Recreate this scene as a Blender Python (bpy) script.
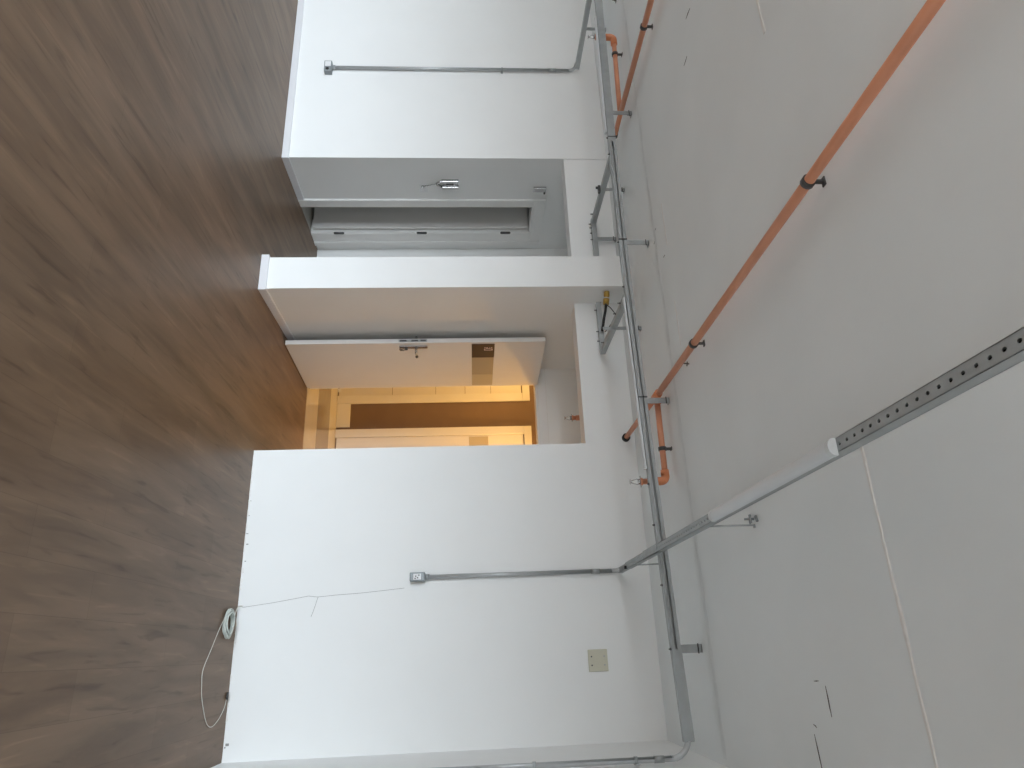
import bpy, math, random
from mathutils import Vector, Matrix, Euler

random.seed(7)
sc = bpy.context.scene
for o in list(bpy.data.objects):
    bpy.data.objects.remove(o, do_unlink=True)
COL = sc.collection

# ------------------------------------------------------------------ camera
# a phone held on its side: the picture's right is the room's up
CAM_H = 1.5
PITCH, YAW, ROLL, FPX = 0.0643265, -0.3751617, -0.0160343, 680.365
cp, sp, cy, sy = math.cos(PITCH), math.sin(PITCH), math.cos(YAW), math.sin(YAW)
FWD = Vector((sy*cp, cy*cp, sp)); RT = Vector((cy, -sy, 0.0)); UP = RT.cross(FWD)
cr, sr = math.cos(ROLL), math.sin(ROLL)
RT, UP = cr*RT + sr*UP, cr*UP - sr*RT
cam_d = bpy.data.cameras.new('camera'); cam = bpy.data.objects.new('camera', cam_d); COL.objects.link(cam)
ax, ay, az = UP, -RT, -FWD
cam.matrix_world = Matrix(((ax.x, ay.x, az.x, 0), (ax.y, ay.y, az.y, 0), (ax.z, ay.z, az.z, CAM_H), (0, 0, 0, 1)))
cam_d.sensor_width = 36.0; cam_d.lens = FPX*36.0/1024.0; cam_d.clip_start = 0.02
sc.camera = cam

# ------------------------------------------------------------------ light and exposure
sc.view_settings.view_transform = 'Standard'
sc.view_settings.look = 'None'
sc.view_settings.exposure = 0.0
sc.view_settings.gamma = 1.0
sc.view_settings.use_curve_mapping = False
sc.cycles.max_bounces = 12
sc.cycles.diffuse_bounces = 8
sc.cycles.sample_clamp_indirect = 6.0
SKY_STRENGTH = 25.0
LAMP_W = 36.0
world = bpy.data.worlds.new('sky'); sc.world = world; world.use_nodes = True
wn = world.node_tree; wn.nodes.clear()
wo = wn.nodes.new('ShaderNodeOutputWorld'); wb = wn.nodes.new('ShaderNodeBackground')
wt = wn.nodes.new('ShaderNodeTexCoord'); ws = wn.nodes.new('ShaderNodeSeparateXYZ'); wr = wn.nodes.new('ShaderNodeValToRGB')
wm = wn.nodes.new('ShaderNodeMapRange')
wm.inputs['From Min'].default_value = -1.0; wm.inputs['From Max'].default_value = 1.0
e = wr.color_ramp.elements
e[0].position = 0.0; e[0].color = (.075, .075, .07, 1)
e[1].position = 1.0; e[1].color = (.80, .95, 1.15, 1)
for p, c in ((.47, (.12, .12, .12, 1)), (.52, (.70, .77, .83, 1)), (.65, (.90, 1.03, 1.15, 1))):
    k = e.new(p); k.color = c
wn.links.new(wt.outputs['Generated'], ws.inputs[0]); wn.links.new(ws.outputs['Z'], wm.inputs['Value'])
wn.links.new(wm.outputs[0], wr.inputs[0]); wn.links.new(wr.outputs[0], wb.inputs['Color'])
wb.inputs['Strength'].default_value = SKY_STRENGTH
wn.links.new(wb.outputs[0], wo.inputs[0])
# daylight comes in by the big window behind the camera: a portal marks its opening for the sampler
WX0, WX1, WZ0, WZ1, WY = -6.0, -1.3, 0.12, 2.45, -4.2
pl = bpy.data.lights.new('window_portal', 'AREA'); pl.shape = 'RECTANGLE'; pl.size = WX1-WX0; pl.size_y = WZ1-WZ0
pl.cycles.is_portal = True
po = bpy.data.objects.new('window_portal', pl); COL.objects.link(po)
po.location = ((WX0+WX1)/2, WY-.01, (WZ0+WZ1)/2); po.rotation_euler = (math.radians(90), 0, 0)

# ------------------------------------------------------------------ helpers
class MB:
    def __init__(s): s.v = []; s.f = []; s.sm = []
    def add(s, vs, fs, smooth=False):
        n = len(s.v); s.v += [tuple(p) for p in vs]
        for f in fs: s.f.append(tuple(i+n for i in f)); s.sm.append(smooth)
        return s
    def box(s, x0, x1, y0, y1, z0, z1):
        vs = [(x, y, z) for z in (z0, z1) for y in (y0, y1) for x in (x0, x1)]
        return s.add(vs, [(0,2,3,1), (4,5,7,6), (0,1,5,4), (2,6,7,3), (0,4,6,2), (1,3,7,5)])
    def obox(s, c, u, v, w, a, b, d):
        c, u, v, w = Vector(c), Vector(u).normalized(), Vector(v).normalized(), Vector(w).normalized()
        vs = [c + u*(a*i) + v*(b*j) + w*(d*k) for k in (-1, 1) for j in (-1, 1) for i in (-1, 1)]
        return s.add(vs, [(0,2,3,1), (4,5,7,6), (0,1,5,4), (2,6,7,3), (0,4,6,2), (1,3,7,5)])
    def tube(s, pts, r, n=14, caps=True, smooth=True):
        pts = [Vector(p) for p in pts]; m = len(pts)
        rs = r if isinstance(r, (list, tuple)) else [r]*m
        T = []
        for i in range(m):
            a = pts[min(i+1, m-1)] - pts[max(i-1, 0)]
            if a.length < 1e-9: a = (pts[min(i+1, m-1)]-pts[i]) if i+1 < m else pts[i]-pts[i-1]
            T.append(a.normalized() if a.length > 1e-9 else Vector((0, 0, 1)))
        t0 = T[0]; ref = Vector((0, 0, 1)) if abs(t0.z) < .9 else Vector((1, 0, 0))
        N = (ref - t0*ref.dot(t0)).normalized(); vs = []
        for i in range(m):
            N = N - T[i]*N.dot(T[i]); N.normalize(); B = T[i].cross(N)
            for k in range(n):
                a = 2*math.pi*k/n; vs.append(pts[i] + (N*math.cos(a) + B*math.sin(a))*rs[i])
        fs = [(i*n+k, i*n+(k+1) % n, (i+1)*n+(k+1) % n, (i+1)*n+k) for i in range(m-1) for k in range(n)]
        s.add(vs, fs, smooth)
        if caps:
            b = len(s.v) - len(vs)
            s.f.append(tuple(b+k for k in reversed(range(n)))); s.sm.append(False)
            s.f.append(tuple(b+(m-1)*n+k for k in range(n))); s.sm.append(False)
        return s
    def cyl(s, a, b, r, n=14): return s.tube([a, b], r, n)
    def torus(s, c, R, r, n=36, k=10):
        pts = [(c[0]+R*math.cos(2*math.pi*i/n), c[1]+R*math.sin(2*math.pi*i/n), c[2]) for i in range(n+1)]
        return s.tube(pts, r, k, caps=False)
    def sweep(s, prof, frames, caps=True):
        # prof: list of (a, b); frames: list of (origin, A, B)
        n = len(prof); vs = []
        for o, A, B in frames: vs += [Vector(o) + Vector(A)*a + Vector(B)*b for a, b in prof]
        m = len(frames)
        fs = [(i*n+k, i*n+(k+1) % n, (i+1)*n+(k+1) % n, (i+1)*n+k) for i in range(m-1) for k in range(n)]
        s.add(vs, fs)
        if caps:
            b = len(s.v)-len(vs)
            s.f.append(tuple(b+k for k in reversed(range(n)))); s.sm.append(False)
            s.f.append(tuple(b+(m-1)*n+k for k in range(n))); s.sm.append(False)
        return s
    def build(s, name, mat, parent=None, bevel=0.0, label=None):
        off = Vector((0, 0, 0)); p = parent
        while p is not None: off += p.location; p = p.parent
        me = bpy.data.meshes.new(name); me.from_pydata([tuple(Vector(v)-off) for v in s.v], [], s.f)
        me.polygons.foreach_set('use_smooth', s.sm); me.materials.append(mat)
        import bmesh
        bm = bmesh.new(); bm.from_mesh(me); bmesh.ops.recalc_face_normals(bm, faces=bm.faces[:]); bm.to_mesh(me); bm.free()
        o = bpy.data.objects.new(name, me); COL.objects.link(o)
        if parent: o.parent = parent
        if bevel:
            b = o.modifiers.new('bevel', 'BEVEL'); b.width = bevel; b.segments = 2; b.limit_method = 'ANGLE'
        if label: o['label'] = label
        return o

def tag(o, label, cat, group=None, kind=None):
    o['label'] = label; o['category'] = cat
    if group: o['group'] = group
    if kind: o['kind'] = kind
    return o
def thing(name, label, cat, loc, group=None):
    o = bpy.data.objects.new(name, None); COL.objects.link(o); o.location = loc; o.empty_display_size = .05
    return tag(o, label, cat, group)
def struct(name, mb, mat, label, cat, bevel=0.0):
    return tag(mb.build(name, mat, None, bevel), label, cat, None, 'structure')
def copy_tree(o, parent=None):
    c = o.copy(); COL.objects.link(c)
    if parent: c.parent = parent
    for ch in [x for x in COL.objects if x.parent == o]: copy_tree(ch, c)
    return c
def arc(c, a, b, r, t0, t1, n=8):
    c, a, b = Vector(c), Vector(a), Vector(b)
    return [c + a*(r*math.cos(t0+(t1-t0)*i/n)) + b*(r*math.sin(t0+(t1-t0)*i/n)) for i in range(n+1)]

def mat(name, rgb, rough=.5, metal=0.0, noise=0.0, nscale=6.0, bump=0.0, bscale=60.0, spec=None, stretch=(1, 1, 1)):
    m = bpy.data.materials.new(name); m.use_nodes = True; t = m.node_tree; b = t.nodes['Principled BSDF']
    b.inputs['Base Color'].default_value = (*rgb, 1); b.inputs['Roughness'].default_value = rough; b.inputs['Metallic'].default_value = metal
    if spec is not None: b.inputs['Specular IOR Level'].default_value = spec
    tc = t.nodes.new('ShaderNodeTexCoord'); mp = t.nodes.new('ShaderNodeMapping'); mp.inputs['Scale'].default_value = stretch
    t.links.new(tc.outputs['Object'], mp.inputs[0])
    nz = t.nodes.new('ShaderNodeTexNoise'); nz.inputs['Scale'].default_value = nscale; nz.inputs['Detail'].default_value = 5
    t.links.new(mp.outputs[0], nz.inputs['Vector'])
    rp = t.nodes.new('ShaderNodeValToRGB')
    lo = tuple(max(0, c*(1-noise)) for c in rgb); hi = tuple(min(1, c*(1+noise)) for c in rgb)
    rp.color_ramp.elements[0].position = .3; rp.color_ramp.elements[0].color = (*lo, 1)
    rp.color_ramp.elements[1].position = .7; rp.color_ramp.elements[1].color = (*hi, 1)
    t.links.new(nz.outputs[0], rp.inputs[0]); t.links.new(rp.outputs[0], b.inputs['Base Color'])
    if bump:
        n2 = t.nodes.new('ShaderNodeTexNoise'); n2.inputs['Scale'].default_value = bscale; n2.inputs['Detail'].default_value = 4
        t.links.new(tc.outputs['Object'], n2.inputs['Vector'])
        bp = t.nodes.new('ShaderNodeBump'); bp.inputs['Strength'].default_value = bump; bp.inputs['Distance'].default_value = .004
        t.links.new(n2.outputs[0], bp.inputs['Height']); t.links.new(bp.outputs[0], b.inputs['Normal'])
    return m

def floor_mat():
    m = bpy.data.materials.new('vinyl_planks'); m.use_nodes = True; t = m.node_tree; b = t.nodes['Principled BSDF']; L = t.links.new
    tc = t.nodes.new('ShaderNodeTexCoord')
    mp = t.nodes.new('ShaderNodeMapping'); mp.inputs['Rotation'].default_value = (0, 0, math.radians(90)); L(tc.outputs['Object'], mp.inputs[0])
    bk = t.nodes.new('ShaderNodeTexBrick'); bk.offset = .37; L(mp.outputs[0], bk.inputs['Vector'])
    bk.inputs['Scale'].default_value = 1; bk.inputs['Brick Width'].default_value = 1.22; bk.inputs['Row Height'].default_value = .18
    bk.inputs['Mortar Size'].default_value = .0009; bk.inputs['Mortar Smooth'].default_value = .3; bk.inputs['Bias'].default_value = 0
    bk.inputs['Color1'].default_value = (.174, .112, .071, 1); bk.inputs['Color2'].default_value = (.196, .130, .084, 1); bk.inputs['Mortar'].default_value = (.125, .08, .05, 1)
    m2 = t.nodes.new('ShaderNodeMapping'); m2.inputs['Scale'].default_value = (8, 1.1, 1); L(tc.outputs['Object'], m2.inputs[0])
    nz = t.nodes.new('ShaderNodeTexNoise'); nz.inputs['Scale'].default_value = 1.0; nz.inputs['Detail'].default_value = 6; nz.inputs['Distortion'].default_value = .6
    L(m2.outputs[0], nz.inputs['Vector'])
    rp = t.nodes.new('ShaderNodeValToRGB'); rp.color_ramp.elements[0].position = .33; rp.color_ramp.elements[0].color = (.68, .66, .64, 1)
    rp.color_ramp.elements[1].position = .62; rp.color_ramp.elements[1].color = (1.12, 1.12, 1.12, 1); L(nz.outputs[0], rp.inputs[0])
    mx = t.nodes.new('ShaderNodeMix'); mx.data_type = 'RGBA'; mx.blend_type = 'MULTIPLY'; mx.inputs[0].default_value = .8
    L(bk.outputs['Color'], mx.inputs[6]); L(rp.outputs[0], mx.inputs[7]); 
    m3 = t.nodes.new('ShaderNodeMapping'); m3.inputs['Scale'].default_value = (26, 2.6, 1); L(tc.outputs['Object'], m3.inputs[0])
    n3 = t.nodes.new('ShaderNodeTexNoise'); n3.inputs['Scale'].default_value = 1.0; n3.inputs['Detail'].default_value = 3; n3.inputs['Distortion'].default_value = .8
    L(m3.outputs[0], n3.inputs['Vector'])
    r3 = t.nodes.new('ShaderNodeValToRGB'); q = r3.color_ramp.elements
    q[0].position = .28; q[0].color = (.70, .68, .66, 1); q[1].position = .72; q[1].color = (1.22, 1.22, 1.22, 1)
    for p, c in ((.40, (.98, .98, .98, 1)), (.60, (1.02, 1.02, 1.02, 1))):
        k = q.new(p); k.color = c
    L(n3.outputs[0], r3.inputs[0])
    mx2 = t.nodes.new('ShaderNodeMix'); mx2.data_type = 'RGBA'; mx2.blend_type = 'MULTIPLY'; mx2.inputs[0].default_value = 1.0
    L(mx.outputs[2], mx2.inputs[6]); L(r3.outputs[0], mx2.inputs[7]); L(mx2.outputs[2], b.inputs['Base Color'])
    b.inputs['Roughness'].default_value = .42
    b.inputs['Specular IOR Level'].default_value = .26
    return m

M = {}
M['floor'] = floor_mat()
M['wall'] = mat('wall_paint', (.85, .86, .855), .62, noise=.012, nscale=2.5, bump=.05, bscale=90)
M['ceiling'] = mat('ceiling_paint', (.83, .865, .87), .85, noise=.025, nscale=1.6, bump=.12, bscale=26)
M['plaster'] = mat('bare_plaster', (.80, .79, .77), .9, noise=.05, nscale=30, bump=.3, bscale=80)
M['crack'] = mat('crack', (.10, .095, .09), .9)
M['faint'] = mat('faint_crack', (.30, .30, .29), .9)
M['shade_ridge'] = mat('filler', (.78, .815, .82), .9, noise=.06, nscale=12)
M['trim'] = mat('white_enamel', (.82, .82, .81), .35, noise=.01)
M['skirting'] = mat('skirting_paint', (.72, .72, .745), .4, noise=.01)
M['door'] = mat('white_laminate', (.80, .79, .77), .4, noise=.01)
M['galv'] = mat('galvanised_steel', (.37, .39, .395), .42, .4, noise=.10, nscale=18)
M['galv2'] = mat('dull_galvanised_lid', (.40, .425, .43), .5, .25, noise=.08, nscale=10)
M['conduit'] = mat('conduit_steel', (.50, .52, .53), .34, .35, noise=.06, nscale=14)
M['dark'] = mat('black_rubber', (.012, .012, .012), .6)
M['iron'] = mat('dark_steel', (.09, .09, .09), .45, .5)
M['hole'] = mat('interior_shade', (.02, .02, .02), .9)  # colour standing in for the shade seen through the strut holes
M['wire'] = mat('grey_wire', (.30, .31, .31), .6)
M['orange'] = mat('orange_plastic', (.68, .29, .165), .42, noise=.07, nscale=8)
M['elbow'] = mat('bright_orange_plastic', (.70, .25, .11), .38, noise=.04)
M['chrome'] = mat('chrome', (.50, .50, .50), .22, .9)
M['brass'] = mat('brass', (.55, .36, .09), .35, .7)
M['white_plastic'] = mat('white_plastic', (.80, .81, .82), .4)
M['diffuser'] = mat('opal_plastic', (.69, .72, .74), .35)
M['cap'] = mat('grey_white_plastic', (.66, .69, .70), .4)
M['boxgrey'] = mat('cast_grey_metal', (.25, .275, .285), .45, .3, noise=.08)
M['cream'] = mat('cream_plastic', (.60, .585, .47), .5, noise=.03)
M['cable'] = mat('cream_cable', (.62, .60, .55), .6)
M['coil'] = mat('pale_cable', (.60, .64, .60), .6, noise=.1, nscale=60)
M['signdark'] = mat('dark_brown_film', (.035, .018, .013), .3)
M['signbeige'] = mat('beige_film', (.40, .34, .24), .45)
M['signpale'] = mat('pale_film', (.52, .46, .33), .45)
M['ink'] = mat('pale_ink', (.62, .52, .50), .5)
M['brown'] = mat('brown_paint', (.20, .135, .10), .6, noise=.03)
M['tile'] = mat('corridor_tile', (.47, .44, .40), .16, noise=.03, nscale=8)
M['tile_dark'] = mat('dark_corridor_tile', (.22, .19, .17), .16, noise=.04, nscale=10)
M['grey_tile'] = mat('store_floor', (.42, .41, .38), .5, noise=.08, nscale=14)

# ------------------------------------------------------------------ the shell
H = 2.70
YL, YR, YB, XS = 4.62, 4.68, 6.0, 0.55
XL = -3.86                       # return wall beside the left recess
fl = struct('floor', MB().box(-6.6, XS+.1, WY-.1, YB+.02, -.1, 0), M['floor'], 'brown wood-look vinyl plank floor of the empty room', 'floor')
ce = struct('ceiling', MB().box(-6.6, XS+.1, WY-.1, YB+.15, H, H+.15), M['ceiling'], 'plain pale grey plastered ceiling with filled joints and cracks', 'ceiling')

def ridge(name, pts, w, h, m, parent):
    # a low plaster bead on the ceiling, running through pts (x, y)
    mb = MB(); fr = []
    for i, (x, y) in enumerate(pts):
        j = random.uniform(.75, 1.25); fr.append(((x, y + random.uniform(-.002, .002), H+.001), (0, j, 0), (0, 0, 1)))
    mb.sweep([(-w, 0), (-w*.4, -h), (w*.4, -h), (w, 0)], fr)
    return mb.build(name, m, parent)
ridge('plaster_joint', [(-.55+.05*i, 1.95) for i in range(22)], .011, .004, M['plaster'], ce)
ridge('plaster_joint', [(-2.65+.05*i, 1.947) for i in range(9)], .012, .004, M['plaster'], ce)
ridge('plaster_joint', [(-2.52+.05*i, 3.42) for i in range(7)], .007, .003, M['plaster'], ce)
ridge('plaster_joint', [(-1.85+.04*i, 3.43) for i in range(8)], .007, .003, M['plaster'], ce)
ridge('filled_seam', [(-5.0+.08*i, 3.63) for i in range(70)], .03, .002, M['shade_ridge'], ce)

def ceiling_crack(pts, w=.004):
    mb = MB(); n = len(pts)
    for i in range(n-1):
        a, b = Vector((*pts[i], 0)), Vector((*pts[i+1], 0)); d = (b-a).normalized(); p = Vector((-d.y, d.x, 0))
        k0, k1 = (.25 if i == 0 else 1), (.25 if i == n-2 else 1)
        mb.add([a+p*w*k0+Vector((0,0,H-.0012)), a-p*w*k0+Vector((0,0,H-.0012)), b-p*w*k1+Vector((0,0,H-.0012)), b+p*w*k1+Vector((0,0,H-.0012)),
                a+p*w*k0+Vector((0,0,H+.001)), a-p*w*k0+Vector((0,0,H+.001)), b-p*w*k1+Vector((0,0,H+.001)), b+p*w*k1+Vector((0,0,H+.001))],
               [(0,1,2,3), (4,7,6,5), (0,4,5,1), (1,5,6,2), (2,6,7,3), (3,7,4,0)])
    return mb.build('crack', M['crack'], ce)
ceiling_crack([(.138, 2.555), (.137, 2.535), (.136, 2.517)], .002)
ceiling_crack([(.150, 2.476), (.185, 2.474), (.215, 2.474), (.246, 2.472)], .003)
ceiling_crack([(.28, 2.62), (.285, 2.605), (.29, 2.598)], .002)
ceiling_crack([(.312, 2.626), (.35, 2.622), (.39, 2.618), (.44, 2.613)], .003)
ceiling_crack([(-3.122, 2.555), (-3.126, 2.59), (-3.127, 2.625)], .004)
ceiling_crack([(-2.936, 2.693), (-2.93, 2.72), (-2.928, 2.752)], .003)
ceiling_crack([(-2.388, 3.662), (-2.39, 3.63)], .007)
ceiling_crack([(-2.194, 3.483), (-2.20, 3.52)], .006)
ceiling_crack([(-2.454, 3.581), (-2.45, 3.60)], .006)

# front wall, left of the recesses, with the return that holds door_1
D1A, D1B, D1H = 5.28, 5.69, 2.135
wl = MB().box(-6.6, XL, YL, YL+.14, 0, H)
wl.box(XL-.14, XL, YL+.14, D1A, 0, H).box(XL-.14, XL, D1B, YB+.15, 0, H).box(XL-.14, XL, D1A, D1B, D1H, H)
struct('wall_left', wl, M['wall'], 'white front wall section with the tall conduit and outlet box, turning into the door recess', 'wall')
# little store behind door_1
st = MB().box(-5.3, -5.2, YL+.14, YB+.15, 0, H).box(-5.2, XL-.14, YB+.05, YB+.15, 0, H)
struct('wall_store', st, M['wall'], 'white walls of the small store behind the open narrow door', 'wall')
struct('floor_store', MB().box(-5.2, XL-.0, YL+.14, YB+.05, .0, .004), M['grey_tile'], 'pale grey floor of the small store behind the open narrow door', 'floor')
PX0, PX1, PY = -2.77, -2.51, 4.41
struct('wall_center', MB().box(PX0, PX1, PY, YB+.05, 0, H), M['wall'], 'white projecting wall end standing between the two door recesses', 'wall')
RX = -1.375
wr_ = struct('wall_right', MB().box(RX, XS+.02, YR, YB+.15, 0, H), M['wall'], 'white front wall section with the cream blank plate and a hairline crack', 'wall')
struct('wall_side', MB().box(XS, XS+.14, WY-.1, YR+.1, 0, H), M['wall'], 'white side wall carrying the bent conduit at the picture edge', 'wall')
struct('wall_outer', MB().box(-6.7, -6.6, WY-.1, YL+.14, 0, H), M['wall'], 'white far side wall of the room, out of frame', 'wall')
LZ = 2.337
struct('wall_upper_left', MB().box(XL, PX0, YL+.012, YL+.18, LZ, H), M['wall'], 'white header over the recess with the narrow open door', 'wall')
struct('wall_upper_right', MB().box(PX1, RX, YR-.001, YR+.17, LZ, H), M['wall'], 'white header over the recess with the warm lit doorway', 'wall')
# recess back wall with the doorway to the corridor
DX0, DX1, DH = -2.405, -1.48, 2.15
wbk = MB().box(XL-.14, DX0, YB, YB+.13, 0, H).box(DX1, RX, YB, YB+.13, 0, H).box(DX0, DX1, YB, YB+.13, DH, H)
struct('wall_back', wbk, M['wall'], 'white back wall of the recesses pierced by the warm lit doorway', 'wall')
# rear wall with the window that lights the room
wre = MB().box(-6.6, WX0, WY-.12, WY, 0, H).box(WX1, XS+.1, WY-.12, WY, 0, H).box(WX0, WX1, WY-.12, WY, 0, WZ0).box(WX0, WX1, WY-.12, WY, WZ1, H)
struct('wall_rear', wre, M['wall'], 'white rear wall with the wide window, behind the camera', 'wall')
wf = MB()
for x in (WX0+.03, (WX0*2+WX1)/3, (WX0+WX1*2)/3, WX1-.03): wf.box(x-.03, x+.03, WY-.09, WY-.03, WZ0, WZ1)
wf.box(WX0, WX1, WY-.09, WY-.03, WZ0, WZ0+.06).box(WX0, WX1, WY-.09, WY-.03, WZ1-.06, WZ1)
struct('window_1', wf, M['trim'], 'wide white window frame with open sashes in the rear wall', 'window')

# skirting
bh, bt = .056, .016
bb = MB().box(-6.6, XL+bt, YL-bt, YL, 0, bh).box(XL, XL+bt, YL, D1A-.11, 0, bh)
struct('baseboard_left', bb, M['skirting'], 'low white skirting under the wall with the tall conduit', 'skirting', .002)
bb = MB().box(PX0-bt, PX1+bt, PY-bt, PY, 0, bh).box(PX1, PX1+bt, PY, YB, 0, bh).box(PX0-bt, PX0, PY, YB, 0, bh)
struct('baseboard_center', bb, M['skirting'], 'low white skirting around the projecting wall end', 'skirting', .002)

# worn foot and hairline crack of the right wall
cx_ = MB(); x = RX
pts = []
while x < XS:
    wdt = random.uniform(.015, .06)
    dens = 1.0 if -1.3 < x < -.45 else (.5 if x < .40 else 1.0)
    if random.random() < .55*dens:
        h = random.uniform(.004, .014)
        cx_.add([(x, YR-.004, 0), (x+wdt, YR-.004, 0), (x+wdt*.8, YR-.003, h), (x+wdt*.2, YR-.003, h*random.uniform(.4, 1)), (x, YR+.002, 0), (x+wdt, YR+.002, 0), (x+wdt*.8, YR+.002, h), (x+wdt*.2, YR+.002, h)],
                [(0,1,2,3), (0,3,7,4), (1,5,6,2), (2,6,7,3), (0,4,5,1)])
    x += wdt
cx_.build('chipped_plaster', M['plaster'], wr_)
ck = MB()
def wall_crack(mb, pts, w):
    for (x0, z0), (x1, z1) in zip(pts, pts[1:]):
        d = Vector((x1-x0, 0, z1-z0)); L = d.length; d.normalize(); p = Vector((-d.z, 0, d.x))
        mb.obox(((x0+x1)/2, YR-.0005, (z0+z1)/2), d, p, (0, 1, 0), L/2, w, .001)
wall_crack(ck, [(-.33, .03), (-.338, .10), (-.352, .22), (-.37, .34), (-.386, .446), (-.382, .47), (-.378, .505), (-.386, .62), (-.393, .78), (-.405, .94), (-.415, 1.06)], .0011)
wall_crack(ck, [(-.378, .505), (-.33, .492), (-.29, .48), (-.256, .468)], .0011)
ck.build('crack', M['faint'], wr_)
mk = MB()
for (x, z, a, b) in ((.455, .022, .014, .020), (.47, .010, .008, .008), (-.73, .020, .006, .014), (-.80, .012, .004, .016), (-.62, .018, .005, .010), (-.92, .010, .004, .012), (-1.02, .014, .003, .008), (-.55, .010, .004, .008)):
    mk.obox((x, YR-.0005, z), (1, 0, 0), (0, 0, 1), (0, 1, 0), a/2, b/2, .0012)
mk.build('scuff_mark', M['faint'], wr_)

# ------------------------------------------------------------------ door_1: the narrow door opened into the store
c1 = MB()
c1.box(XL, XL+.014, D1A-.11, D1A-.007, 0, D1H+.005).box(XL, XL+.014, D1B+.007, 5.90, 0, D1H+.005).box(XL, XL+.014, D1A-.11, 5.90, D1H+.0052, 2.24)
c1.box(XL+.0142, XL+.024, 5.835, 5.90, 0, 2.24).box(XL+.0142, XL+.020, D1A-.11, D1A-.085, 0, 2.24)
c1.box(XL-.14, XL+.006, D1A-.0065, D1A+.010, 0, D1H-.0125).box(XL-.14, XL+.006, D1B-.004, D1B+.0065, 0, D1H-.0125).box(XL-.14, XL+.006, D1A-.0065, D1B+.0065, D1H-.012, D1H+.0045)
struct('trim_1', c1, M['trim'], 'white casing around the narrow open door in the recess return', 'door casing', .003)
d1x1 = XL-.014
d1 = tag(MB().box(d1x1-.42, d1x1, 5.636, 5.664, .030, 2.112).build('door_1', M['door'], None, .002), 'narrow white door swung open into the small store', 'door', None, 'structure')
for z in (.27, 1.07, 1.89):
    hb = MB().tube([(XL+.012, 5.694, z-.05), (XL+.012, 5.694, z-.042), (XL+.012, 5.694, z+.042), (XL+.012, 5.694, z+.05)], [.006, .012, .012, .006], 12)
    hb.build('hinge', M['iron'], d1)
c3 = MB().box(-3.77, -3.68, YB-.016, YB, 0, 2.145).box(-2.93, -2.84, YB-.016, YB, 0, 2.145).box(-3.77, -2.84, YB-.016, YB, 2.1455, 2.235)
struct('trim_2', c3, M['trim'], 'white door casing on the recess back wall beside the narrow door, mostly hidden', 'door casing', .003)
d3 = tag(MB().box(-3.68, -2.93, YB-.010, YB+.02, .01, 2.145).build('door_2', M['door'], None, .002), 'closed white door on the recess back wall behind the projecting wall end', 'door', None, 'structure')
MB().cyl((-3.02, YB-.01, 1.05), (-3.02, YB-.05, 1.05), .01).cyl((-3.03, YB-.05, 1.05), (-3.12, YB-.05, 1.05), .008).build('handle', M['chrome'], d3)

# ------------------------------------------------------------------ door_3: the leaf with the sign strip, opened into the recess
HA = Vector((-2.347, 5.985)); OA = Vector((-2.412, 5.16))
u = Vector((OA.x-HA.x, OA.y-HA.y, 0)); LW = u.length; u.normalize(); nrm = Vector((u.y, -u.x, 0))
if nrm.x < 0: nrm = -nrm                     # face towards the doorway
base = Vector((HA.x, HA.y, 0)); TH = .040
def leaf(a, b, z0, z1, d0, d1):              # a box in the leaf's own frame: along, height, out of the face
    m = base + u*((a+b)/2) + nrm*((d0+d1)/2) + Vector((0, 0, (z0+z1)/2))
    return m, u, Vector((0, 0, 1)), nrm, abs(b-a)/2, abs(z1-z0)/2, abs(d1-d0)/2
dl = tag(MB().obox(*leaf(0, LW, .008, 2.155, -TH, 0)).build('door_3', M['door'], None, .0015), 'white door standing open in the recess, with sign strip and lever handle', 'door', None, 'structure')
MB().obox(*leaf(LW-.002, LW+.002, .93, 1.165, -TH+.008, -.010)).build('lock_plate', M['galv2'], dl)
lk = MB()
for z0, z1 in ((.94, .995), (1.035, 1.09), (1.11, 1.155)): lk.obox(*leaf(LW+.001, LW+.004, z0, z1, -TH+.012, -.014))
lk.build('latch', M['iron'], dl)
hp = MB()
for sgn, dd in ((1, 0), (-1, -TH)):
    hp.obox(*leaf(LW-.085, LW-.045, .93, 1.165, dd, dd+sgn*.007))
hp = hp.build('handle_plate', M['chrome'], dl, .002)
def lp(a, z, d): return base + u*a + nrm*d + Vector((0, 0, z))
for sgn, dd in ((1, 0), (-1, -TH)):
    hd = MB().tube([lp(LW-.065, 1.07, dd), lp(LW-.065, 1.07, dd+sgn*.045), lp(LW-.070, 1.07, dd+sgn*.055), lp(LW-.080, 1.07, dd+sgn*.058), lp(LW-.130, 1.072, dd+sgn*.056)], [.011, .010, .010, .0095, .008], 12)
    hd = hd.build('lever_handle', M['chrome'], dl)
    MB().tube([lp(LW-.126, 1.072, dd+sgn*.056), lp(LW-.132, 1.072, dd+sgn*.056), lp(LW-.142, 1.072, dd+sgn*.056), lp(LW-.148, 1.072, dd+sgn*.056)], [.006, .013, .013, .006], 12).build('end_knob', M['iron'], hd)
ky = MB()
for k in range(12):
    a0, a1 = 2*math.pi*k/12, 2*math.pi*(k+1)/12
    ky.cyl(lp(LW-.075+.012*math.cos(a0), .965+.012*math.sin(a0), .022), lp(LW-.075+.012*math.cos(a1), .965+.012*math.sin(a1), .022), .0015, 6)
ky.obox(*leaf(LW-.070, LW-.064, .975, 1.0, .007, .03)).obox(*leaf(LW-.095, LW-.088, .935, .97, .018, .022)).obox(*leaf(LW-.078, LW-.066, .93, .957, .02, .024))
ky.build('bunch_of_keys', M['iron'], dl)
sd = MB().obox(*leaf(LW-.265, LW-.030, 1.535, 1.728, 0, .003)).build('sign_panel', M['signdark'], dl, 0, 'dark brown sign panel with pale figures')
pk = MB()
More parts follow.
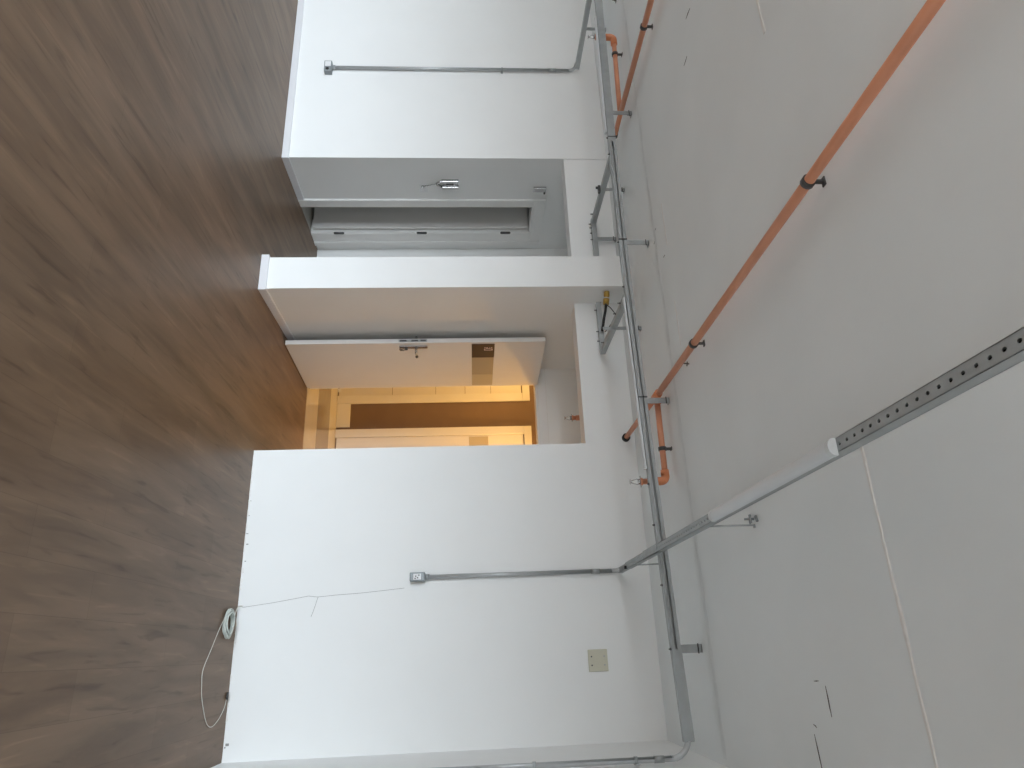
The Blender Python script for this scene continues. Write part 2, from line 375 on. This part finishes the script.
def mark(a0, a1, z0, z1): pk.obox(*leaf(LW-a1, LW-a0, z0, z1, .002, .0042))
for z0, z1 in ((1.642, 1.652), (1.658, 1.672), (1.684, 1.690), (1.697, 1.709)): mark(.085, .098, z0, z1)
mark(.110, .117, 1.640, 1.652); mark(.103, .110, 1.655, 1.695); mark(.110, .117, 1.698, 1.712)
mark(.128, .137, 1.640, 1.712); mark(.118, .128, 1.640, 1.648); mark(.118, .128, 1.704, 1.712)
pk.build('pictogram', M['ink'], sd)
MB().obox(*leaf(.235, LW-.267, 1.535, 1.725, 0, .002)).build('sign_strip', M['signbeige'], dl, 0, 'beige film strip')
MB().obox(*leaf(.012, .233, 1.535, 1.725, 0, .002)).build('sign_strip', M['signpale'], dl, 0, 'paler beige film strip')
fr = MB().box(DX0-.02, DX0+.008, YB-.006, YB+.132, 0, DH-.0185).box(DX1-.02, DX1, YB-.006, YB+.132, 0, DH-.0185).box(DX0-.02, DX1, YB-.006, YB+.132, DH-.018, DH+.012)
struct('trim_3', fr, M['trim'], 'thin pale frame lining the warm lit doorway', 'door frame', .002)
struct('trim_4', MB().box(PX1, RX, YB-.003, YB, 2.232, 2.236), M['plaster'], 'faint plaster joint above the warm lit doorway', 'plaster joint')

# ------------------------------------------------------------------ the corridor beyond
CY = 7.45
fc = struct('floor_corridor', MB().box(-4.6, .2, YB+.02, CY, -.1, 0), M['tile'], 'glossy tan tiled floor of the warm lit corridor', 'floor')
MB().box(-4.6, .2, 6.50, 7.06, -.001, .0015).build('dark_tile_band', M['tile_dark'], fc, 0, 'darker brown band of tiles')
wc = MB().box(-4.6, .2, CY, CY+.1, 0, 2.50).box(-4.7, -4.6, YB+.13, CY+.1, 0, 2.50).box(.2, .3, YB+.13, CY+.1, 0, 2.50)
struct('wall_corridor', wc, M['brown'], 'brown painted far wall of the warm lit corridor', 'wall')
struct('ceiling_corridor', MB().box(-4.7, .3, YB+.13, CY+.1, 2.50, 2.60), M['wall'], 'ceiling of the warm lit corridor', 'ceiling')
struct('baseboard_corridor', MB().box(-2.715, -2.435, CY-.016, CY, 0, .15), M['trim'], 'tall pale skirting between the two corridor doors', 'skirting', .003)
def corridor_door(n, tn, x0, x1, lab, clab):
    t = MB().box(x0-.095, x0, CY-.03, CY, 0, 2.1295).box(x1, x1+.095, CY-.03, CY, 0, 2.1295).box(x0-.095, x1+.095, CY-.03, CY, 2.13, 2.215)
    struct(tn, t, M['trim'], clab, 'door casing', .004)
    d = tag(MB().box(x0+.003, x1-.003, CY-.014, CY+.02, .012, 2.12).build(n, M['door'], None, .002), lab, 'door', None, 'structure')
    return d
d4 = corridor_door('door_4', 'trim_5', -3.66, -2.81, 'corridor door seen as a bright yellow-lit strip beside the open leaf', 'casing of the bright yellow-lit corridor door')
gr = MB()
for z in (.62, 1.12, 1.46, 1.76): gr.box(-3.65, -2.815, CY-.0152, CY-.012, z, z+.004)
gr.build('panel_groove', M['brown'], d4)
MB().box(-2.90, -2.86, CY-.02, CY-.013, .0, .03).build('gap_light_strip', M['white_plastic'], d4)  # white block standing in for the light in the gap under the door
d5 = corridor_door('door_5', 'trim_6', -2.31, -1.46, 'corridor door with a beige sign strip beside the brown wall panel', 'casing of the corridor door with the sign strip')
MB().box(-2.29, -1.48, CY-.0165, CY-.012, 1.50, 1.717).build('sign_strip', M['signpale'], d5, 0, 'beige film strip')
# the corridor's ceiling lamp
for lx, ly, w, lab in ((-1.5, 7.18, .95, 'round warm ceiling lamp in the corridor beyond the door with sign strip'), (-3.25, 6.75, .42, 'round warm ceiling lamp in the corridor by the bright yellow-lit door')):
    lamp = thing('ceiling_lamp', lab, 'lamp', (lx, ly, 2.50), 'corridor ceiling lamps')
    MB().tube([(lx, ly, 2.50), (lx, ly, 2.485), (lx, ly, 2.475)], [.11, .11, .09], 28).build('lamp_body', M['white_plastic'], lamp)
    ld = bpy.data.lights.new('lamp_glow', 'AREA'); ld.shape = 'DISK'; ld.size = .16; ld.energy = LAMP_W*w; ld.color = (1.0, .53, .13)
    lo = bpy.data.objects.new('lamp_glow', ld); COL.objects.link(lo); lo.parent = lamp; lo.location = (0, 0, -.03)

# ------------------------------------------------------------------ galvanised raceways
def zmain(x):                                    # the long channel sags a little
    K = [(-6.6, 2.530), (-4.64, 2.520), (-3.4, 2.499), (-2.33, 2.492), (-1.0, 2.508), (0, 2.527), (.45, 2.538)]
    for (a, za), (b, zb) in zip(K, K[1:]):
        if a <= x <= b: return za + (zb-za)*(x-a)/(b-a)
    return K[-1][1]
RH, RW, RYC = .050, .038, 3.74
def c_profile(w, h, t=.002, lip=.019):
    # channel open to one side (a < 0): closed outline, a = across, b = height
    w2 = w/2
    return [(-w2, 0), (w2, 0), (w2, h), (-w2, h), (-w2, h-lip), (-w2+t, h-lip), (-w2+t, h-t), (w2-t, h-t), (w2-t, t), (-w2+t, t), (-w2+t, lip), (-w2, lip)]
def hanger(parent, x, y, z0, w=.028, nut=True, along='x', mtl='galv'):
    # flat bar from the channel up to the ceiling with a bent foot and bolts
    hw = w/2
    mb = MB(); t = .003
    if along == 'x':
        mb.box(x-hw, x+hw, y-t, y+t, z0, H-.002).box(x-hw, x+hw, y-t, y+.035, H-.006, H-.001)
    else:
        mb.box(x-t, x+t, y-hw, y+hw, z0, H-.002).box(x-t, x+.012, y-hw, y+hw, H-.006, H-.001)
    o = mb.build('hanger', M[mtl], parent)
    if nut:
        b = MB().cyl((x, y+.018 if along == 'x' else y, H-.03), (x, y+.018 if along == 'x' else y, H-.002), .004, 8).cyl((x-.0, y+.018 if along == 'x' else y, H-.014), (x, y+.018 if along == 'x' else y, H-.006), .009, 6)
        b.cyl((x-hw-.004, y-.006, H-.022), (x+hw+.004, y-.006, H-.022), .0035, 8)
        b.build('bolt', M['iron'], o)
    return o

race = thing('cable_channel', 'long galvanised cable channel running the width of the room under the ceiling', 'cable channel', (-2.3, RYC, 2.49))
xs = [-5.6 + .1*i for i in range(61)] + [.45]
def frames(x0, x1): 
    q = [x0] + [x for x in xs if x0+.01 < x < x1-.01] + [x1]
    return [((x, RYC, zmain(x)), (0, 1, 0), (0, 0, 1)) for x in q]
MB().sweep(c_profile(RW, RH), frames(-5.6, .45)).build('channel', M['galv'], race)
lidp = [(-RW/2-.003, -.001), (-RW/2-.0005, -.001), (-RW/2-.0005, RH+.001), (-RW/2-.003, RH+.001)]
MB().sweep(lidp, frames(-5.6, -4.42)).build('lid', M['galv2'], race, 0, 'dull grey lid')
MB().sweep(lidp, frames(-4.42, -3.26)).build('lid', M['galv'], race)
MB().sweep(lidp, frames(.02, .445)).build('lid', M['galv2'], race, 0, 'dull grey lid')
for k, (dy, dz) in enumerate(((-.012, .0245), (.004, .012))):
    MB().tube([(x, RYC+dy, zmain(x)+dz+.0015*math.sin(5*x+k)) for x in xs if -3.2 < x < .06], .0035, 8).build('wire', M['wire'], race)
for x, w in ((-4.69, .03), (-3.55, .03), (-2.465, .03), (-1.36, .034), (.022, .042)):
    hanger(race, x, RYC+.022, zmain(x)+.004, w)
def bolt(parent, x, y, z0, z1):
    return MB().cyl((x, y, z0), (x, y, z1), .0035, 8).cyl((x, y, z1-.009), (x, y, z1-.004), .007, 6).build('bolt', M['iron'], parent)
for x in (-4.69, -3.30, -3.16, -2.45, -2.12, -.85, -.62, -.30, .02):
    bolt(race, x, RYC-.006, zmain(x)-.012, zmain(x)+.004)
for x in (-3.30, -2.465, -1.37):
    MB().box(x-.004, x+.004, RYC-RW/2-.004, RYC-RW/2-.0005, zmain(x)-.002, zmain(x)+RH+.002).build('band_clip', M['iron'], race)
# luminaires under the channel and under the strut
def batten(L):
    r = thing('batten_light', '', 'light fitting', (0, 0, 0), 'white batten light fittings')
    n = 10; w, h = .021, .024
    prof = [(-w, 0), (-w, -.006)] + [(-w*math.cos(math.pi*i/n), -.006-(h-.006)*math.sin(math.pi*i/n)) for i in range(1, n)] + [(w, -.006), (w, 0)]
    MB().sweep(prof, [((x, 0, 0), (0, 1, 0), (0, 0, 1)) for x in (-L/2+.02, L/2-.02)]).build('diffuser', M['diffuser'], r)
    big = [(a*1.06, b*1.06) for a, b in prof]
    for s in (-1, 1):
        MB().sweep(big, [((s*(L/2-.022), 0, 0), (0, 1, 0), (0, 0, 1)), ((s*L/2, 0, 0), (0, 1, 0), (0, 0, 1))]).build('end_cap', M['cap'], r)
    return r
bt1 = batten(1.10)
bt1.scale = (1, .8, .52); bt1.location = (-1.49, RYC+.003, zmain(-1.49)-.004); bt1.rotation_euler = (0, -math.atan2(.0165, 1.1), 0)
bt1['label'] = 'white batten light under the long channel, beside the projecting wall end'
bt2 = copy_tree(bt1); bt2.location = (-3.90, RYC+.003, zmain(-3.9)-.004); bt2.rotation_euler = (0, math.atan2(.018, 1.1), 0)
bt2['label'] = 'white batten light under the long channel, near the tall conduit wall'

# perforated strut from the front wall out over the camera
SX, SZ, SW = -.478, 2.477, .038
strut = thing('perforated_strut', 'perforated galvanised strut coming from the front wall over the long channel', 'cable channel', (SX, 3.0, SZ))
def perforated(y0, y1, pitch=.0375, hw=.0045, hl=.006):
    mb = MB(); n = int((y1-y0)/pitch); x0, x1 = SX-SW/2, SX+SW/2
    for i in range(n):
        ya = y0+i*pitch; yb = ya+pitch; ym = (ya+yb)/2
        out = [(x0, ya), (x1, ya), (x1, yb), (x0, yb)]; O = [Vector((x, y, 0)) for x, y in out]
        I = []
        for k in range(8):
            a = math.pi/8 + math.pi*k/4 + math.pi; I.append(Vector((SX+hw*1.08*math.cos(a), ym+hl*1.08*math.sin(a), 0)))
        vs = [p+Vector((0, 0, SZ)) for p in O] + [p+Vector((0, 0, SZ)) for p in I] + [p+Vector((0, 0, SZ+.0018)) for p in I]
        f = []
        for q in range(4):
            i0, i1, i2 = 4+2*q, 4+(2*q+1), 4+(2*q+2) % 8
            f += [(q, (q+1) % 4, i1, i0), ((q+1) % 4, i2, i1)] if True else []
        for k in range(8): f.append((4+k, 4+(k+1) % 8, 12+(k+1) % 8, 12+k))
        mb.add(vs, f)
    return mb
pb = perforated(-.40, 4.40)
pb.box(SX-SW/2, SX-SW/2+.002, -.4, 4.4, SZ, SZ+SW).box(SX+SW/2-.002, SX+SW/2, -.4, 4.4, SZ, SZ+SW)
pb.box(SX-SW/2, SX-SW/2+.010, -.4, 4.4, SZ+SW-.002, SZ+SW).box(SX+SW/2-.010, SX+SW/2, -.4, 4.4, SZ+SW-.002, SZ+SW)
pb.build('channel', M['galv2'], strut)
MB().box(SX-SW/2+.004, SX+SW/2-.004, -.4, 4.38, SZ+SW-.006, SZ+SW-.003).build('shade_sheet', M['hole'], strut)  # near-black sheet painted as the shade inside the strut, behind its holes
MB().box(SX-.017, SX+.017, 4.36, YR-.02, SZ+.006, SZ+.036).build('end_piece', M['galv'], strut)
MB().box(SX-SW/2-.003, SX+SW/2+.003, 3.60, 3.90, SZ-.003, SZ+.004).box(SX+SW/2, SX+SW/2+.003, 3.60, 3.90, SZ-.003, SZ+.030).build('splice_plate', M['galv'], strut)
hh = hanger(strut, SX+.02, 2.835, SZ+.03, .014, False, 'y')
MB().box(SX-.012, SX+.022, 2.832, 2.838, H-.022, H-.016).cyl((SX-.004, 2.825, H-.045), (SX-.004, 2.825, H-.004), .005, 8).cyl((SX+.018, 2.80, H-.030), (SX-.018, 2.80, H-.030), .006, 8).cyl((SX+.012, 2.79, H-.006), (SX-.012, 2.80, H-.006), .006, 8).build('clip', M['boxgrey'], hh)
h2 = MB().cyl((SX-.005, 4.40, SZ+.03), (SX-.005, 4.40, H-.002), .005, 10).build('hanger', M['galv'], strut)
MB().cyl((SX+.012, 4.37, SZ+.006), (SX+.012, 4.37, SZ-.012), .011, 8).build('nut', M['dark'], strut)
bt3 = copy_tree(bt1); bt3.location = (SX+.004, 2.19, SZ-.0005); bt3.rotation_euler = (0, 0, math.radians(90))
bt3['label'] = 'white batten light under the perforated strut, in front of the ceiling'
bt3.scale = (.90, 1.08, 1.0)

# short channels between the long one and the walls
def short_y(name, x, y0, y1, z, lab, hy=None, lid=True):
    r = thing(name, lab, 'cable channel', (x, y1, z), 'short cable channels')
    MB().box(x-.019, x+.019, y0, y1, z, z+.038).build('channel', M['galv2'], r, .0015)
    return r
rA = short_y('short_cable_channel', -4.82, RYC+.02, 4.57, 2.495, 'short channel joining the long channel to the tall conduit with outlet box')
hanger(rA, -4.82, 4.16, 2.53, .028)
rB = short_y('short_cable_channel', -3.20, RYC+.02, 4.62, 2.512, 'angled channel above the narrow door recess, ending at the projecting wall end')
MB().box(-3.22, PX0, 4.565, 4.603, 2.508, 2.546).build('channel', M['galv'], rB, .0015)
hanger(rB, -3.20, 4.17, 2.53, .022); hanger(rB, -3.04, 4.585, 2.54, .030)
cl_ = MB().box(-3.228, -3.172, 4.155, 4.185, 2.495, 2.512).cyl((-3.215, 4.17, 2.480), (-3.215, 4.17, 2.50), .010, 10)
cl_.build('clamp', M['iron'], rB)
for (x, y) in ((-3.215, 4.50), (-3.19, 4.60), (-3.14, 4.58), (-3.09, 4.58), (-3.03, 4.58)): bolt(rB, x, y, 2.492, 2.512)
rC = short_y('short_cable_channel', -2.06, RYC+.02, 4.61, 2.490, 'slanting channel beside the brass gland above the open door, making a V')
MB().box(PX1+.045, -2.06, 4.572, 4.610, 2.488, 2.526).build('channel', M['galv'], rC, .0015)
hanger(rC, -2.042, 4.17, 2.43, .022)
for (x, y) in ((-2.40, 4.585), (-2.22, 4.585), (-2.14, 4.585), (-2.065, 4.45), (-2.065, 4.0), (-2.065, 3.85)): bolt(rC, x, y, 2.470, 2.492)

# brass gland with black cable on the projecting wall end
gl = thing('cable_gland', 'brass cable gland with black cable, fixed to the projecting wall end', 'cable gland', (PX1, 4.50, 2.545))
MB().tube([(PX1, 4.50, 2.56), (PX1+.035, 4.50, 2.557), (PX1+.036, 4.50, 2.557), (PX1+.055, 4.505, 2.553), (PX1+.056, 4.505, 2.553), (PX1+.10, 4.51, 2.548)], [.022, .022, .017, .017, .024, .022], 12).build('gland_body', M['brass'], gl)
MB().tube([(PX1+.052, 4.505, 2.553), (PX1+.060, 4.505, 2.552)], .0245, 12).build('ring', M['white_plastic'], gl)
MB().tube([(PX1+.10, 4.51, 2.548), (PX1+.15, 4.515, 2.54), (PX1+.20, 4.53, 2.528), (PX1+.26, 4.548, 2.518), (PX1+.30, 4.560, 2.510)], .010, 10).build('cable', M['dark'], gl)
MB().tube([(PX1+.10, 4.50, 2.54), (PX1+.15, 4.47, 2.57), (PX1+.21, 4.46, 2.60), (PX1+.27, 4.48, 2.575), (PX1+.31, 4.55, 2.53)], .004, 8).build('cable', M['iron'], gl, 0, 'thin looping cable')

# ------------------------------------------------------------------ conduits on the walls
def outlet_box(mb, x0, x1, y0, y1, z0, z1): return mb.box(x0, x1, y0, y1, z0, z1)
def straps(root, spots, wall):
    for (x, y, z) in spots:
        m = MB()
        if wall == 'y': m.box(x-.030, x+.030, y+.010, y+.018, z-.010, z+.010).tube([(x, y, z-.008), (x, y, z+.008)], .0185, 14)
        else: m.box(x+.010, x+.018, y-.030, y+.030, z-.010, z+.010).tube([(x, y, z-.008), (x, y, z+.008)], .0185, 14)
        m.build('strap', M['galv2'], root)
cr_ = .0145
yc = YL-.022
k1 = thing('wall_conduit', 'galvanised conduit down the wall to a horizontal box with black hole', 'conduit', (-4.818, yc, .31), 'galvanised wall conduits')
MB().tube([(-4.818, yc, .36), (-4.818, yc, 2.44)] + arc((-4.818, yc-.06, 2.44), (0, 1, 0), (0, 0, 1), .06, 0, math.pi*.42, 8) + [(-4.818, yc-.08, 2.50)], cr_, 14).build('conduit', M['conduit'], k1)
bx = MB().box(-4.868, -4.752, YL-.050, YL-.001, .292, .358).build('outlet_box', M['boxgrey'], k1, .004)
MB().box(-4.858, -4.803, YL-.0525, YL-.049, .300, .350).build('cover_plate', M['white_plastic'], bx, .001, 'white cover plate')
MB().cyl((-4.777, YL-.0515, .322), (-4.777, YL-.045, .322), .015, 14).build('knockout', M['dark'], bx)
MB().tube([(-4.818, yc, .356), (-4.818, yc, .385)], .019, 12).build('coupling', M['galv'], k1)
MB().tube([(-4.818, yc, 2.26), (-4.818, yc, 2.33)], .0165, 12).build('coupling', M['galv'], k1)
straps(k1, [(-4.818, yc, 1.843)], 'y')

yc = YR-.022; kx = -.478
k2 = thing('wall_conduit', 'galvanised conduit down the wall to an upright box above the hairline crack', 'conduit', (kx, yc, 1.15), 'galvanised wall conduits')
MB().tube([(kx, yc, 1.20), (kx, yc, 2.44)] + arc((kx, yc-.035, 2.44), (0, 1, 0), (0, 0, 1), .035, 0, math.pi*.35, 6) + [(kx, yc-.035, 2.492)], cr_, 14).build('conduit', M['conduit'], k2)
bx = MB().box(kx-.030, kx+.028, YR-.052, YR-.001, 1.098, 1.198).build('outlet_box', M['boxgrey'], k2, .006)
MB().box(kx-.020, kx+.018, YR-.056, YR-.051, 1.122, 1.172).build('cover_plate', M['white_plastic'], bx, .001, 'white cover plate')
sw = MB()
for x, z in ((-.010, 1.158), (.006, 1.150), (-.004, 1.138), (.010, 1.134)): sw.box(kx+x-.004, kx+x+.004, YR-.0575, YR-.055, z-.004, z+.004)
sw.build('socket_slot', M['iron'], bx)
MB().tube([(kx, yc, 1.194), (kx, yc, 1.225)], .019, 12).build('coupling', M['galv'], k2)
MB().tube([(kx, yc, 2.30), (kx, yc, 2.36)], .0165, 12).build('coupling', M['galv'], k2)

xc = .52
k3 = thing('wall_conduit', 'bent galvanised conduit on the side wall curving into the long channel end', 'conduit', (xc, RYC, 1.2), 'galvanised wall conduits')
pts = [(xc, RYC, 1.2), (xc, RYC, 2.47)] + arc((xc-.092, RYC, 2.47), (1, 0, 0), (0, 0, 1), .092, 0, math.pi/2, 12) + [(.43, RYC, 2.562)]
MB().tube(pts, cr_, 16).build('conduit', M['conduit'], k3)
straps(k3, [(xc, RYC, 1.79), (xc, RYC, 2.29)], 'x')
MB().tube([(xc, RYC, 2.38), (xc, RYC, 2.43)], .0165, 14).build('coupling', M['galv'], k3)

# ------------------------------------------------------------------ orange sprinkler pipes
def clip(root, x, y, z, along='y', r=.019, up=True):
    m = MB()
    if along == 'y': m.tube([(x, y-.011, z), (x, y+.011, z)], r+.005, 14).box(x-.004, x+.004, y-.008, y+.008, z+r, H).box(x-.016, x+.016, y-.010, y+.010, H-.004, H)
    else: m.tube([(x-.011, y, z), (x+.011, y, z)], r+.005, 14).box(x-.008, x+.008, y-.004, y+.004, z+r, H).box(x-.010, x+.010, y-.016, y+.016, H-.004, H)
    return m.build('pipe_clip', M['iron'], root)
def sprinkler(root, x, y, ztop, zbot):
    # short threaded body, frame arms, deflector plate
    L = ztop-zbot
    m = MB().tube([(x, y, ztop), (x, y, ztop-.35*L), (x, y, ztop-.35*L), (x, y, ztop-.45*L)], [.017, .017, .022, .022], 12)
    s = m.build('sprinkler_head', M['orange'], root)
    q = MB().cyl((x, y, ztop-.40*L), (x, y, ztop-.58*L), .011, 10)
    q.tube([(x-.012, y, ztop-.45*L), (x-.016, y, ztop-.65*L), (x-.004, y, zbot+.004)], .0028, 6).tube([(x+.012, y, ztop-.45*L), (x+.016, y, ztop-.65*L), (x+.004, y, zbot+.004)], .0028, 6)
    q.cyl((x, y, zbot), (x, y, zbot+.003), .015, 14).box(x-.034, x+.034, y-.003, y+.003, ztop-.47*L, ztop-.43*L)
    q.build('sprinkler_frame', M['chrome'], s)
PZ, pr = 2.645, .0185
p1 = thing('sprinkler_pipe', 'orange sprinkler pipe along the ceiling from the camera to the front wall', 'pipe', (-1.41, 3.8, PZ), 'orange sprinkler pipes')
px = -1.415
MB().cyl((px-.014, .2, PZ), (px, 3.80, PZ), pr, 18).cyl((px, 3.84, PZ), (px+.008, YR-.001, PZ-.012), pr*.92, 18).build('pipe', M['orange'], p1)
MB().cyl((px-.002, 3.78, PZ), (px, 3.88, PZ), pr+.006, 18).cyl((px, 3.83, PZ), (px+.05, 3.835, PZ), pr+.005, 18).build('tee', M['elbow'], p1)
bx_, by_ = -.893, 3.855
MB().cyl((px+.03, 3.835, PZ), (bx_-.03, by_, PZ), pr*.95, 18).build('branch_pipe', M['orange'], p1)
MB().tube([(bx_-.065, by_, PZ), (bx_-.03, by_, PZ)] + arc((bx_-.03, by_, PZ-.03), (0, 0, 1), (1, 0, 0), .03, 0, math.pi/2, 8) + [(bx_, by_, PZ-.055)], pr+.006, 18).build('elbow', M['elbow'], p1)
MB().cyl((bx_, by_, PZ-.05), (bx_, by_, 2.535), pr*.9, 16).build('drop_pipe', M['elbow'], p1)
sprinkler(p1, bx_, by_, 2.545, 2.432)
MB().tube([(px+.008, YR-.030, PZ-.012), (px+.008, YR-.001, PZ-.012)], .029, 16).build('wall_collar', M['dark'], p1, 0, 'black collar where the pipe meets the wall')
for y in (.7, 1.81, 3.08): clip(p1, px-.014*(3.8-y)/3.6, y, PZ)
clip(p1, -1.085, 3.847, PZ, 'x')
MB().cyl((px+.012, 3.30, PZ+.01), (px+.016, 3.30, PZ+.040), .0035, 8).cyl((px+.008, 3.29, PZ+.028), (px+.024, 3.31, PZ+.030), .003, 8).build('hook', M['iron'], p1)

qx = -3.635
p2 = thing('sprinkler_pipe', 'orange sprinkler pipe joining its branch above the tall conduit wall', 'pipe', (qx, 3.86, PZ), 'orange sprinkler pipes')
MB().cyl((qx-.03, .3, PZ), (qx, 3.86, PZ), pr, 18).cyl((qx, 3.84, PZ), (qx+.012, 4.07, PZ), pr*.95, 18).build('pipe', M['orange'], p2)
ex, ey = -4.32, 3.80
MB().cyl((qx, 3.87, PZ), (ex+.03, ey, PZ), pr*.95, 18).build('branch_pipe', M['orange'], p2)
MB().tube([(ex+.07, ey+.004, PZ), (ex+.03, ey, PZ)] + arc((ex+.03, ey, PZ-.03), (0, 0, 1), (-1, 0, 0), .03, 0, math.pi/2, 8) + [(ex, ey, PZ-.06)], pr+.006, 18).build('elbow', M['elbow'], p2)
MB().cyl((ex, ey, PZ-.05), (ex, ey, 2.545), pr*.9, 16).build('drop_pipe', M['elbow'], p2)
sprinkler(p2, ex, ey, 2.55, 2.45)
MB().cyl((qx+.012, 4.055, PZ), (qx+.013, 4.085, PZ), pr+.003, 16).build('end_cap', M['iron'], p2)
clip(p2, -4.16, ey+.012, PZ, 'x'); clip(p2, qx-.008, 3.12, PZ); clip(p2, qx-.02, 1.4, PZ)

p3 = thing('sprinkler_pipe', 'small orange sprinkler drop hanging in the recess above the warm lit doorway', 'pipe', (-1.777, 5.3, H), 'orange sprinkler pipes')
MB().cyl((-1.777, 5.3, 2.40), (-1.777, 5.3, H), pr*.85, 16).build('drop_pipe', M['elbow'], p3)
MB().cyl((-1.777, 5.3, 2.385), (-1.777, 5.3, 2.43), .022, 14).build('coupling', M['orange'], p3)
sprinkler(p3, -1.777, 5.3, 2.40, 2.29)

# ------------------------------------------------------------------ small things
pt = thing('blank_plate', 'square cream blank plate with four screws high on the front wall', 'wall plate', (.075, YR, 2.24))
MB().box(.008, .140, YR-.008, YR-.0005, 2.240, 2.366).build('plate', M['cream'], pt, .003)
for x, z in ((.050, 2.262), (.102, 2.262), (.050, 2.344), (.102, 2.344)):
    MB().cyl((x, YR-.0095, z), (x, YR-.0075, z), .005, 10).build('screw', M['iron'] if z < 2.3 else M['galv2'], pt)

cc = thing('coiled_cable', 'coil of pale cable on the floor against the front wall, its tail looping away', 'cable', (-.226, 4.54, 0))
m = MB()
for k in range(7):
    R = .062 + .010*(k % 3) + random.uniform(-.003, .003); n = 40; ph = random.uniform(0, 6)
    m.tube([(-.226+R*math.cos(2*math.pi*i/n)*1.05, 4.505+R*math.sin(2*math.pi*i/n)+.004*math.sin(3*2*math.pi*i/n+ph), .006+.006*(k//2)+.003*math.sin(2*math.pi*i/n*2+ph)) for i in range(n+1)], .0048, 8, False)
m.build('coil', M['coil'], cc)
def smooth_path(P, n=8):
    out = []
    for i in range(len(P)-1):
        p0, p1_, p2_, p3_ = P[max(i-1, 0)], P[i], P[i+1], P[min(i+2, len(P)-1)]
        for k in range(n):
            t = k/n
            out.append(tuple(.5*((2*b)+(-a+c)*t+(2*a-5*b+4*c-d)*t*t+(-a+3*b-3*c+d)*t**3) for a, b, c, d in zip(p0, p1_, p2_, p3_)))
    return out + [P[-1]]
tail = [(-.265, 4.44, .01), (-.185, 4.371, .004), (-.075, 4.276, .004), (.029, 4.188, .004), (.105, 4.195, .004), (.183, 4.226, .004), (.301, 4.328, .004), (.335, 4.420, .004), (.309, 4.521, .004), (.255, 4.605, .004), (.205, 4.635, .004)]
MB().tube(smooth_path(tail), .0021, 8).build('tail', M['cable'], cc)
MB().cyl((.205, 4.635, .007), (.165, 4.640, .007), .007, 10).build('plug', M['iron'], cc)
MB().tube(smooth_path([(-.26, 4.60, .012), (-.30, 4.615, .012), (-.335, 4.655, .014), (-.338, YR-.003, .03)]), .0028, 8).build('lead', M['cable'], cc)

# chrome bracket with dangling chain, on the recess return
wbk_ = thing('wall_bracket', 'chrome twin-bar bracket with a dangling chain on the recess return wall', 'bracket', (XL, 4.945, 1.25))
b1 = MB()
for y in (4.905, 4.985):
    b1.box(XL+.001, XL+.028, y-.014, y+.014, 1.295, 1.445)
b1.box(XL+.001, XL+.010, 4.905, 4.985, 1.31, 1.44)
b1.build('bar', M['chrome'], wbk_, .004)
MB().tube([(XL+.014, 4.905, 1.30), (XL+.014, 4.93, 1.262), (XL+.014, 4.94, 1.25)], .010, 10).tube([(XL+.014, 4.985, 1.30), (XL+.014, 4.955, 1.262), (XL+.014, 4.945, 1.25)], .010, 10).build('fork', M['chrome'], wbk_)
MB().box(XL+.010, XL+.014, 4.935, 4.955, 1.335, 1.40).build('slot', M['iron'], wbk_)
ch = MB()
for i in range(8):
    z = 1.245-.014*i; ch.tube([(XL+.012, 4.945+.004*(i % 2)+.004*i, z), (XL+.012, 4.947+.004*i, z-.012)], .0045, 8)
ch.tube([(XL+.002, 4.985, 1.128), (XL+.026, 4.985, 1.128)], .012, 10)
ch.build('chain', M['chrome'], wbk_)
MB().box(XL+.001, XL+.004, 4.96, 5.07, 1.10, 1.17).build('backplate', M['white_plastic'], wbk_, .001, 'faint pale backplate')
db = thing('door_bracket', 'small chrome bracket above the corner of the narrow door casing', 'bracket', (XL, 5.02, 2.11))
MB().box(XL+.001, XL+.022, 4.99, 5.045, 2.112, 2.225).build('bracket', M['chrome'], db, .003)
MB().cyl((XL+.018, 5.047, 2.215), (XL+.018, 5.07, 2.215), .009, 10).build('pin', M['iron'], db)
